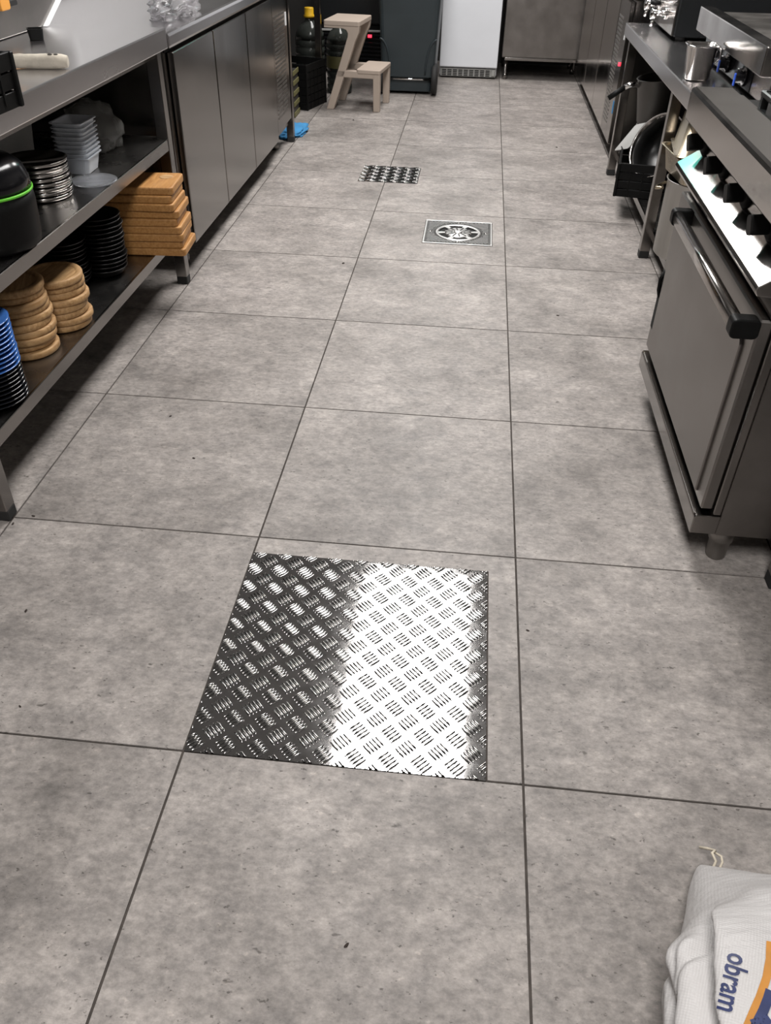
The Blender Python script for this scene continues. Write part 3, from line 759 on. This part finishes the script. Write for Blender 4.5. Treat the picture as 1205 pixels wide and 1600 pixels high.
bmesh.ops.rotate(bm, cent=(-.874, 1.795, BT), matrix=Matrix.Rotation(.5, 3, 'Z'), verts=bm.verts)
m.build('cup_body', 'black_plastic', r)
r = thing('steel_warmer', 'stainless appliance with slots at the back of the left table', 'appliance', (-1.12, 1.5, BT))
MB().prism([(1.0, BT+.002), (2.038, BT+.002), (2.23, BT+.09), (2.23, BT+.30), (1.0, BT+.30)], 'x', -1.30, -.962, bev=.003).build('body', 'steel_satin', r)
MB().prism([(2.036, BT+.002), (2.056, BT+.002), (2.25, BT+.09), (2.25, BT+.30), (2.232, BT+.30), (2.232, BT+.092)], 'x', -1.30, -.950, bev=.0015).build('end_strip', 'white_plastic', r)
for k in range(7):
    yy = 1.365+k*.08
    MB().prism(rrect(yy, yy+.052, BT+.076, BT+.088, .005, 3), 'x', -.963, -.9605).build('slot', 'black_void', r)
MB().prism(rrect(1.765, 1.822, BT+.072, BT+.118, .008, 3), 'x', -.963, -.945, bev=.003).build('orange_knob', 'orange_box', r)
# crumpled film on the counter
tag(crumple('plastic_film', 'cling', (-.685, 2.50, .8175), .065, .14, .045, 8, .5, 4, 2.2), 'crumpled clear plastic bag on the refrigerated counter top', 'plastic bag')
# ---- left table, middle shelf
S1 = .5125; S2 = .2125
cx, cy = -.700, 1.005
r = thing('lidded_bin', 'black rounded bin with a green ring on the middle shelf', 'container', (cx, cy, S1))
MB().lathe([(0, .001), (.098, .001), (.108, .010), (.112, .028), (.115, .10), (.113, .128), (0, .128)], (cx, cy, S1), 48).build('bin_body', 'black_plastic', r)
MB().lathe([(.1132, .126), (.1155, .128), (.1155, .1315), (.1132, .1335)], (cx, cy, S1), 48, closed=True).build('ring', 'green_plastic', r)
lid = MB().lathe([(0, .132), (.113, .132), (.112, .155), (.102, .182), (.080, .200), (.04, .207), (0, .208)], (cx, cy, S1), 48).build('lid', 'black_gloss', r)
MB().lathe([(0, .206), (.016, .206), (.014, .2125), (0, .214)], (cx-.010, cy+.01, S1), 20).build('lid_button', 'green_plastic', lid)
def dish_stack(name, mesh_m, meshes, x, y, z, n, dz, jit, label_fn, cat, group, seed, rotj=True, tilt=0.0):
    rnd = random.Random(seed)
    for i in range(n):
        me = meshes[i % len(meshes)] if not callable(meshes) else meshes(i)
        k = n-1-i
        mm = mesh_m(k) if callable(mesh_m) else mesh_m
        o = bpy.data.objects.new(name, me); COL.objects.link(o)
        o.location = (x+rnd.uniform(-jit, jit), y+rnd.uniform(-jit, jit), z+i*dz+.0008)
        o.rotation_euler = (rnd.uniform(-tilt, tilt), rnd.uniform(-tilt, tilt), rnd.uniform(0, 6.28) if rotj else rnd.uniform(-.05, .05))
        if mm:
            o.material_slots  # mesh carries a slot; override per object
            o.material_slots[0].link = 'OBJECT'; o.material_slots[0].material = MATS[mm]
        tag(o, label_fn(k, n), cat, group)
def lmesh(prof, m, n=36, closed=True, name='dish'):
    b = MB(); b.lathe(prof, n=n, closed=closed); me = b.mesh(name); me.materials.append(MATS[m]); return me
R = .083
pan = lmesh([(0, 0), (R-.004, 0), (R, .001), (R+.003, .0115), (R+.001, .012), (R-.003, .0022), (0, .0022)], 'steel_smooth', closed=False)
dish_stack('steel_pan', None, [pan], -.755, 1.392, S1, 8, .0122, .002, lambda k, n: 'round steel pan on the middle shelf, '+ordl(k, n)+' of its stack', 'pan', 'round steel pans on the middle shelf', 4)
def tub_mesh():
    b = MB(); bm = b.bm; rings = []
    for z, h, hy in ((0, .036, .046), (.045, .045, .055), (.045, .050, .060), (.0475, .050, .060), (.0475, .0435, .0535), (.002, .0345, .0445)):
        rings.append([bm.verts.new((p[0], p[1], z)) for p in rrect(-h, h, -hy, hy, .014, 4)])
    for A, B in zip(rings, rings[1:]):
        for i in range(len(A)): f = bm.faces.new([A[i], A[(i+1) % len(A)], B[(i+1) % len(A)], B[i]])
    bm.faces.new(rings[0][::-1]); bm.faces.new(rings[-1])
    me = b.mesh('tub'); me.materials.append(MATS['clear_tub']); return me
tb = tub_mesh()
dish_stack('plastic_tub', None, [tb], -.742, 1.640, S1, 9, .0118, .0012, lambda k, n: 'clear plastic tub on the middle shelf, '+ordl(k, n)+' of its stack', 'tub', 'clear plastic tubs on the middle shelf', 5, rotj=False, tilt=.006)
lidm = lmesh([(0, .001), (.060, .001), (.064, .003), (.066, .007), (.062, .0075), (.060, .004), (0, .0035)], 'clear_lid', closed=False)  # a loose clear lid lying on its own, not a dish
tag(place(lidm, 'plastic_lid', 'clear_lid', (-.660, 1.530, S1+.0005)), 'round clear plastic lid lying flat beside the tub stack', 'dish')
tag(crumple('plastic_bag', 'clear_plastic', (-.80, 1.90, S1), .085, .085, .085, 11, .3, 4, 2.0), 'crumpled translucent bag at the far end of middle shelf', 'plastic bag')
r = thing('storage_box', 'grey plastic storage box at the back of the middle shelf', 'box', (-1.02, 1.62, S1))
m = MB(); bm = m.bm; rings = []
for z, h in ((.001, .10), (.19, .115), (.19, .109), (.004, .095)):
    rings.append([bm.verts.new((-1.02+p[0], 1.60+p[1], S1+z)) for p in rrect(-h, h, -h*1.25, h*1.25, .02, 3)])
for A, B in zip(rings, rings[1:]):
    for i in range(len(A)): bm.faces.new([A[i], A[(i+1) % len(A)], B[(i+1) % len(A)], B[i]])
bm.faces.new(rings[0][::-1]); bm.faces.new(rings[-1]); m.build('box_body', 'grey_plastic', r)
MB().prism(rrect(-1.14, -.90, 1.455, 1.745, .02, 3), 'z', S1+.186, S1+.200, bev=.003).build('box_lid', 'grey_plastic', r)

# ---- left table, lower shelf
def board_mesh():
    b = MB(); b.prism(rrect(-.085, .085, -.15, .15, .012, 3), 'z', 0, .0245, bev=.0045)
    b.lathe([(.021, .0246), (.0195, .0249), (.0, .0249)], (.030, -.108, 0), 20)
    me = b.mesh('board'); me.materials.append(MATS['wood']); return me
bd = board_mesh(); rnd = random.Random(2)
nb = 9
for i in range(nb):
    k = nb-1-i
    o = thing('serving_board', 'rectangular wooden serving board by the far leg, '+ordl(k, nb)+' of its stack', 'board', (-.665+rnd.uniform(-.007, .007)+(.006 if i < 4 else -.003), 1.83+rnd.uniform(-.006, .006), S2+.0008+i*.0247), math.radians(90-84+rnd.uniform(-2.0, 2.0)+(0 if i < 4 else -1)), 'rectangular wooden boards on the lower shelf')
    c = place(bd, 'board', 'wood', (0, 0, 0), (0, 0, math.pi/2), parent=o)
    if k == 0:
        MB().lathe([(0, .0247), (.017, .0247), (.022, .0253), (.0215, .0256), (.0165, .0251), (0, .0251)], (.104, .034, 0), 24).build('finger_hole', 'wood_round', o, world=False)
def rboard(seed):
    rr = random.Random(seed); b = MB(); n = 40; bm = b.bm; R0 = .081
    ph = rr.uniform(0, 6.28)
    prof = [(1.0, .003), (1.0, .015), (.965, .018), (.80, .018), (.775, .0150), (0, .0150)]
    rings = []
    rings.append([bm.verts.new((R0*.965*math.cos(2*math.pi*i/n), R0*.965*math.sin(2*math.pi*i/n), 0)) for i in range(n)])
    for f, z in prof[:-1]:
        row = []
        for i in range(n):
            a = 2*math.pi*i/n; w = 1+.012*math.sin(2*a+ph)+.006*math.sin(5*a+ph*2)
            row.append(bm.verts.new((R0*f*w*math.cos(a), R0*f*w*math.sin(a), z)))
        rings.append(row)
    for A, B in zip(rings, rings[1:]):
        for i in range(n): f = bm.faces.new([A[i], A[(i+1) % n], B[(i+1) % n], B[i]]); f.smooth = True
    bm.faces.new(rings[0][::-1]); bm.faces.new(rings[-1])
    me = b.mesh('round_board'); me.materials.append(MATS['wood_round']); return me
rbs = [rboard(s) for s in range(4)]
dish_stack('round_board', None, rbs, -.690, 1.222, S2, 8, .0186, .006, lambda k, n: 'round wooden board in the farther round stack, '+ordl(k, n), 'board', 'round wooden boards, farther stack', 21)
dish_stack('round_board', None, rbs, -.722, 1.060, S2, 10, .0186, .006, lambda k, n: 'round wooden board in the nearer round stack, '+ordl(k, n), 'board', 'round wooden boards, nearer stack', 22)
bowl = lmesh([(0, 0), (.040, 0), (.058, .008), (.0715, .026), (.0735, .027), (.0735, .029), (.069, .028), (.055, .012), (.04, .0035), (0, .0035)], 'cast_iron', closed=False)
dish_stack('black_bowl', None, [bowl], -.705, 1.590, S2, 13, .0132, .003, lambda k, n: 'black bowl in the taller black stack, '+ordl(k, n), 'bowl', 'black bowls, taller stack', 31)
dish_stack('black_bowl', None, [bowl], -.780, 1.475, S2, 10, .0132, .003, lambda k, n: 'black bowl in the shorter black stack, '+ordl(k, n), 'bowl', 'black bowls, shorter stack', 32)
plate = lmesh([(0, 0), (.042, 0), (.048, .002), (.078, .0105), (.0835, .0125), (.0835, .0140), (.078, .0135), (.05, .005), (.04, .0035), (0, .0035)], 'blue_glaze', closed=False, n=44)
dish_stack('glazed_plate', lambda k: 'blue_glaze' if k < 11 else 'black_glaze', [plate], -.680, .785, S2, 19, .0107, .0012,
           lambda k, n: ('blue glazed plate, ' if k < 11 else 'black glazed plate under the blue ones, ')+ordl(k, n)+' of the near stack', 'plate', 'glazed plates stacked at the near shelf end', 41)

# ---- right: bench top canister
cx, cy = 1.186, 2.432
r = thing('steel_canister', 'tall stainless utensil canister with a handle on the low bench', 'canister', (cx, cy, RB))
m = MB(); bm = m.bm; rings = []
for z, h in ((.001, .036), (.006, .040), (.10, .047), (.104, .050), (.107, .050), (.107, .0455), (.008, .037)):
    rings.append([bm.verts.new((cx+p[0], cy+p[1], RB+z)) for p in rrect(-h, h, -h, h, .024, 6)])
for A, B in zip(rings, rings[1:]):
    for i in range(len(A)): f = bm.faces.new([A[i], A[(i+1) % len(A)], B[(i+1) % len(A)], B[i]]); f.smooth = True
bm.faces.new(rings[0][::-1]); bm.faces.new(rings[-1]); m.build('canister_body', 'steel_smooth', r)
MB().tube([(cx+p[0], cy+p[1], RB+.107) for p in rrect(-.050, .050, -.050, .050, .016, 5)]+[(cx+.05, cy+.034, RB+.107)], .0035, 8).build('rim', 'chrome', r)
MB().tube([(cx+.050, cy-.01, RB+.10), (cx+.062, cy-.012, RB+.095), (cx+.064, cy-.012, RB+.07), (cx+.047, cy-.01, RB+.055)], .004, 8).build('handle', 'chrome', r)

# ---- right: below the bench
SH = .105
crate('plastic_crate', 'black plastic crate on the low shelf of the right bench', (1.085, 3.045, SH+.001), math.radians(-9), .43, .30, .145, 4)
def pot(name, label, cat, x, y, z, R, H, m, rot=(0, 0, 0), wall=.003, base=None):
    r = thing(name, label, cat, (x, y, z)); r.rotation_euler = rot
    rb = R*.985
    MB().lathe([(0, .0005), (rb-.008, .0005), (rb, .008), (R, H-.004), (R+.005, H), (R+.003, H+.002), (R-wall, H-.002), (rb-wall, .010), (rb-.012, .004), (0, .004)], n=48).build('pot_body', m, r, world=False)
    return r
# stockpot at the near end
sx, sy, SR, SHt = 1.278, 2.345, .128, .275
r = pot('stock_pot', 'tall matt aluminium stockpot on the low shelf beside the bench leg', 'pot', sx, sy, SH+.001, SR, SHt, 'alu_pot')
for a in (math.radians(150), math.radians(-30)):
    c, s_ = math.cos(a), math.sin(a); px, py = -s_, c
    pts = [((SR+.002)*c+px*.045, (SR+.002)*s_+py*.045, .235), ((SR+.028)*c+px*.042, (SR+.028)*s_+py*.042, .228), ((SR+.040)*c, (SR+.040)*s_, .222), ((SR+.028)*c-px*.042, (SR+.028)*s_-py*.042, .228), ((SR+.002)*c-px*.045, (SR+.002)*s_-py*.045, .235)]
    MB().tube(pts, .006, 8).build('handle', 'brass_steel', r, world=False)
# food pans lying on the stockpot
def food_pan(label, x, y, z, L, Wd, D, rot):
    r = thing('food_pan', label, 'pan', (x, y, z)); r.rotation_euler = rot
    m = MB(); bm = m.bm; rings = []
    for zz, e in ((0, -.028), (.006, -.018), (D-.002, -.004), (D-.001, .008), (D, .008), (D, -.005), (.008, -.020), (.002, -.028)):
        rings.append([bm.verts.new((p[0], p[1], zz)) for p in rrect(-L/2-e, L/2+e, -Wd/2-e, Wd/2+e, .03, 5)])
    for A, B in zip(rings, rings[1:]):
        for i in range(len(A)): f = bm.faces.new([A[i], A[(i+1) % len(A)], B[(i+1) % len(A)], B[i]]); f.smooth = True
    bm.faces.new(rings[0][::-1]); bm.faces.new(rings[-1]); m.build('pan_body', 'brass_steel', r, world=False)
    return r
food_pan('brassy steel food pan balanced on the aluminium stockpot', 1.268, 2.355, SH+SHt+.004, .25, .28, .088, (0, 0, .10))
food_pan('upturned brassy steel food pan topmost under the right bench', 1.275, 2.370, SH+SHt+.206, .24, .28, .108, (math.pi, 0, -.12))
# dark cooking pot standing on a support behind the crate
r = pot('cooking_pot', 'dark grey cooking pot leaning under the far part of the right bench', 'pot', 1.312, 3.47, SH+.235, .115, .19, 'dark_pot', rot=(0, math.radians(-9), 0))
MB().tube([(-.108, -.02, .168), (-.150, -.022, .176), (-.178, -.024, .168)], [.011, .013, .011], 10).build('handle_bracket', 'chrome', r, world=False)
MB().tube([(-.176, -.024, .169), (-.215, -.028, .150), (-.250, -.032, .132)], [.011, .0125, .011], 10).build('handle', 'black_plastic', r, world=False)
r = pot('support_pot', 'pale steel pot beneath the dark grey cooking pot', 'pot', 1.345, 3.49, SH+.001, .135, .205, 'alu_pot')
r = thing('plastic_sheet', 'pale grey plastic sheet propped beside the dark cooking pot', 'sheet', (1.215, 3.40, SH))
MB().prism(rrect(-.075, .075, -.075, .075, .012, 3), 'z', 0, .004, bev=.001).xf(Matrix.Translation((1.170, 3.345, SH+.185)) @ Matrix.Rotation(math.radians(-50), 4, 'Y') @ Matrix.Rotation(.4, 4, 'Z')).build('sheet', 'grey_plastic', r)
# wide pan lying on its side in the crate, mouth towards the aisle
r = pot('saute_pan', 'wide steel pan on its side in the black crate, mouth to aisle', 'pan', 1.335, 3.165, SH+.150, .136, .135, 'steel_smooth', rot=(math.radians(30), math.radians(-58), 0), wall=.004)
MB().lathe([(0, .012), (.124, .012), (.1295, .06), (.1305, .12), (.1298, .12), (.1285, .06), (.122, .0135), (0, .0135)], n=40).build('pan_lining', 'cast_iron', r, world=False)
MB().tube([(.10, -.085, .11), (.13, -.11, .112), (.165, -.16, .115), (.19, -.215, .118)], [.009, .007, .0075, .009], 10).build('handle', 'chrome', r, world=False)

# ================================================================= WOVEN SACK
SCX, SCY = 1.070, -.455
r = thing('woven_sack', 'white woven sack with blue lettering and orange stripe on the floor', 'sack', (SCX, SCY, 0))
def sstep(a, b, x):
    t = min(1, max(0, (x-a)/(b-a))); return t*t*(3-2*t)
SO = Vector((SCX, SCY, 0))
EAR = Vector((.876, -.138, .028))-SO
def sack_base(n):
    p = Vector((math.copysign(abs(n.x)**.80, n.x)*(.315 if n.x < 0 else .27), math.copysign(abs(n.y)**.80, n.y)*.262, 0))
    z = math.copysign(abs(n.z)**.85, n.z)
    p.z = .105+z*(.150 if n.z > 0 else .105)
    w = max(0.0, n.dot(Vector((-.58, .79, -.20)).normalized()))
    return p.lerp(EAR+Vector((n.x*.012+.016*n.z, n.y*.010+.010*n.z, .012*n.z)), .97*sstep(.80, .992, w)**1.25)
b2 = bmesh.new(); bmesh.ops.create_icosphere(b2, subdivisions=5, radius=1)
for v in b2.verts: v.co = sack_base(v.co.normalized())
bvh = BVHTree.FromBMesh(b2); b2.free()
def ray_pt(px, py):
    d = (fw+R2*((px-602.5)/F_PX)-U2*((py-800)/F_PX)).normalized()
    h = bvh.ray_cast(CAM-SO, d)
    return h[0] if h[0] else None
FA, FB = ray_pt(1120, 1432), ray_pt(1136, 1575)
FN = bvh.find_nearest((FA+FB)/2)[1]
FM = (FB-FA).cross(FN).normalized()
if FM.dot(Vector((1, 0, 1))) < 0: FM = -FM
FT = (FB-FA).normalized(); FL = (FB-FA).length
b2 = bmesh.new(); bmesh.ops.create_icosphere(b2, subdivisions=7, radius=1)
for v in b2.verts:
    n = v.co.normalized(); p = sack_base(n)
    t = (p-FA).dot(FT)
    d = (p-FA).dot(FM)-.008*math.sin(t*26)-.006*noise.noise(p*11)
    near = sstep(.14, .07, abs((p-FA).dot(FN)))
    fade = sstep(-.035, .045, t)*near*sstep(.004, .03, p.z)
    if d > 0: val = .022*math.exp(-(d/.05)**2)
    else: val = -.040*math.exp(-(d/.020)**2)+.014*math.exp(-((d+.055)/.025)**2)
    p += n*val*fade
    left = sstep(.0, -.02, d)*near*sstep(-.02, .05, t)
    c1 = math.exp(-((d+.020+.34*(t-.02)-.006*math.sin(t*50))/.0055)**2)*sstep(-.01, .03, t)*sstep(.20, .12, t)
    c2 = math.exp(-((d+.052+.30*(t-.05))/.0065)**2)*sstep(.02, .05, t)
    c3 = math.exp(-((d+.075-.25*(t-.09))/.006)**2)
    q = p*15
    cr_ = 1-abs(noise.noise(Vector((q.x*1.2+q.y*.9, q.y*.7-q.x*.5, q.z*1.6)))*2.4)
    p += n*left*(.0075*cr_-.017*c1-.017*c2-.011*c3)
    rc = 1-abs(noise.noise(Vector((p.x*6+p.y*10, p.y*4, p.z*7))+Vector((5, 2, 1)))*2.2)
    p += n*(.008*noise.noise(p*6+Vector((3, 1, 7)))+.0030*noise.noise(p*26)+.0035*rc)
    p.z = max(p.z, .0015)
    v.co = p
for _ in range(4): bmesh.ops.smooth_vert(b2, verts=b2.verts, factor=.5, use_axis_x=True, use_axis_y=True, use_axis_z=True)
for f in b2.faces: f.smooth = True
m = MB(); m.merge(b2); body = m.build('sack_body', 'sack', r, world=False)
bmv = bmesh.new(); bmv.from_mesh(body.data); bvh = BVHTree.FromBMesh(bmv)
def drape(pts2, faces, org, ux, uy, nz, name, mt, lift=.0010):
    """lay a flat printed shape (2D points) on the sack along direction -nz"""
    b = MB(); vs = []
    for (a, c) in pts2:
        o = org+ux*a+uy*c+nz*.4
        hit = bvh.ray_cast(o, -nz)
        vs.append(b.bm.verts.new((hit[0]+hit[1]*lift) if hit[0] else (org+ux*a+uy*c)))
    for f in faces:
        try: b.bm.faces.new([vs[i] for i in f]).smooth = True
        except ValueError: pass
    return b.build(name, mt, body, world=False)
NZ = Vector((-.45, -.10, .88)).normalized()
def frame(p, q):
    ux = (q-p); ux = (ux-NZ*ux.dot(NZ)).normalized(); return ux, NZ.cross(ux)
LET0 = Vector((.060, .072, .2)); LET1 = Vector((.020, -.060, .2))
a_, c_ = ray_pt(1151, 1491), ray_pt(1133, 1578)
if a_ and c_: LET0, LET1 = a_, c_
ux, uy = frame(LET0, LET1)
tcu = bpy.data.curves.new('lettering', 'FONT'); tcu.body = 'obram'; tcu.size = .034; tcu.offset = .0006; tcu.resolution_u = 3
to = bpy.data.objects.new('lettering_tmp', tcu); COL.objects.link(to)
bpy.context.view_layer.update()
tme = to.evaluated_get(bpy.context.evaluated_depsgraph_get()).to_mesh()
tb2 = bmesh.new(); tb2.from_mesh(tme)
bmesh.ops.triangulate(tb2, faces=tb2.faces); bmesh.ops.subdivide_edges(tb2, edges=[e for e in tb2.edges if e.calc_length() > .008], cuts=2, use_grid_fill=False)
bmesh.ops.triangulate(tb2, faces=tb2.faces)
tb2.verts.ensure_lookup_table(); tb2.verts.index_update()
w_ = max(v.co.x for v in tb2.verts); want = (LET1-LET0).length
P2 = [(v.co.x/w_*want*1.0, v.co.y-.008) for v in tb2.verts]; F2 = [[v.index for v in f.verts] for f in tb2.faces]
drape(P2, F2, LET0, ux, uy, NZ, 'lettering', 'sack_navy', .0012)
tb2.free(); bpy.data.objects.remove(to)
def stripe(pl, wid, name, mt, seg=40, lift=.0010):
    pts = []; faces = []
    pl = [p for p in pl if p is not None]
    if len(pl) < 2: return
    for i in range(seg+1):
        t = i/seg*(len(pl)-1); k = min(int(t), len(pl)-2); p = pl[k].lerp(pl[k+1], t-k); d = (pl[k+1]-pl[k]).normalized()
        s_ = NZ.cross(d).normalized()
        for j in range(5): pts.append(p+s_*(wid*(j/4-.5)))
    b = MB(); vs = []
    for p in pts:
        hit = bvh.ray_cast(p+NZ*.3, -NZ); vs.append(b.bm.verts.new(hit[0]+hit[1]*lift if hit[0] else p))
    for i in range(seg):
        for j in range(4): b.bm.faces.new([vs[i*5+j], vs[i*5+j+1], vs[i*5+j+6], vs[i*5+j+5]]).smooth = True
    b.build(name, mt, body, world=False)
def ext(pts, k=2.0):
    pts = [p for p in pts if p is not None]
    return pts+[pts[-1]+(pts[-1]-pts[-2])*k] if len(pts) > 1 else pts
so = [ray_pt(*q) for q in ((1204, 1472), (1203, 1500), (1198, 1528), (1187, 1560), (1171, 1597))]
stripe(ext(so, .8), .0085, 'orange_stripe', 'sack_orange')
sn = [ray_pt(*q) for q in ((1204, 1548), (1200, 1562), (1193, 1580), (1184, 1598))]
stripe(ext(sn, .8), .010, 'navy_stripe', 'sack_navy', lift=.0014)
sn2 = [ray_pt(*q) for q in ((1203, 1592), (1195, 1596), (1184, 1599))]
stripe(ext(sn2, .8), .010, 'navy_mark', 'sack_navy', lift=.0014)
# stitched twine end
tw = MB(); e0 = EAR+Vector((.004, -.004, .012))
tw.tube([e0, e0+Vector((.006, .010, .004)), e0+Vector((.002, .022, .006)), e0+Vector((.010, .030, .0)), e0+Vector((.004, .040, -.012)), e0+Vector((-.006, .046, -.020))], .0022, 7)
tw.tube([e0+Vector((.010, 0, 0)), e0+Vector((.016, .010, .003)), e0+Vector((.017, .020, .002)), e0+Vector((.008, .030, -.003))], .0020, 7)
tw.build('stitching_twine', 'twine', r, world=False)
bmv.free()
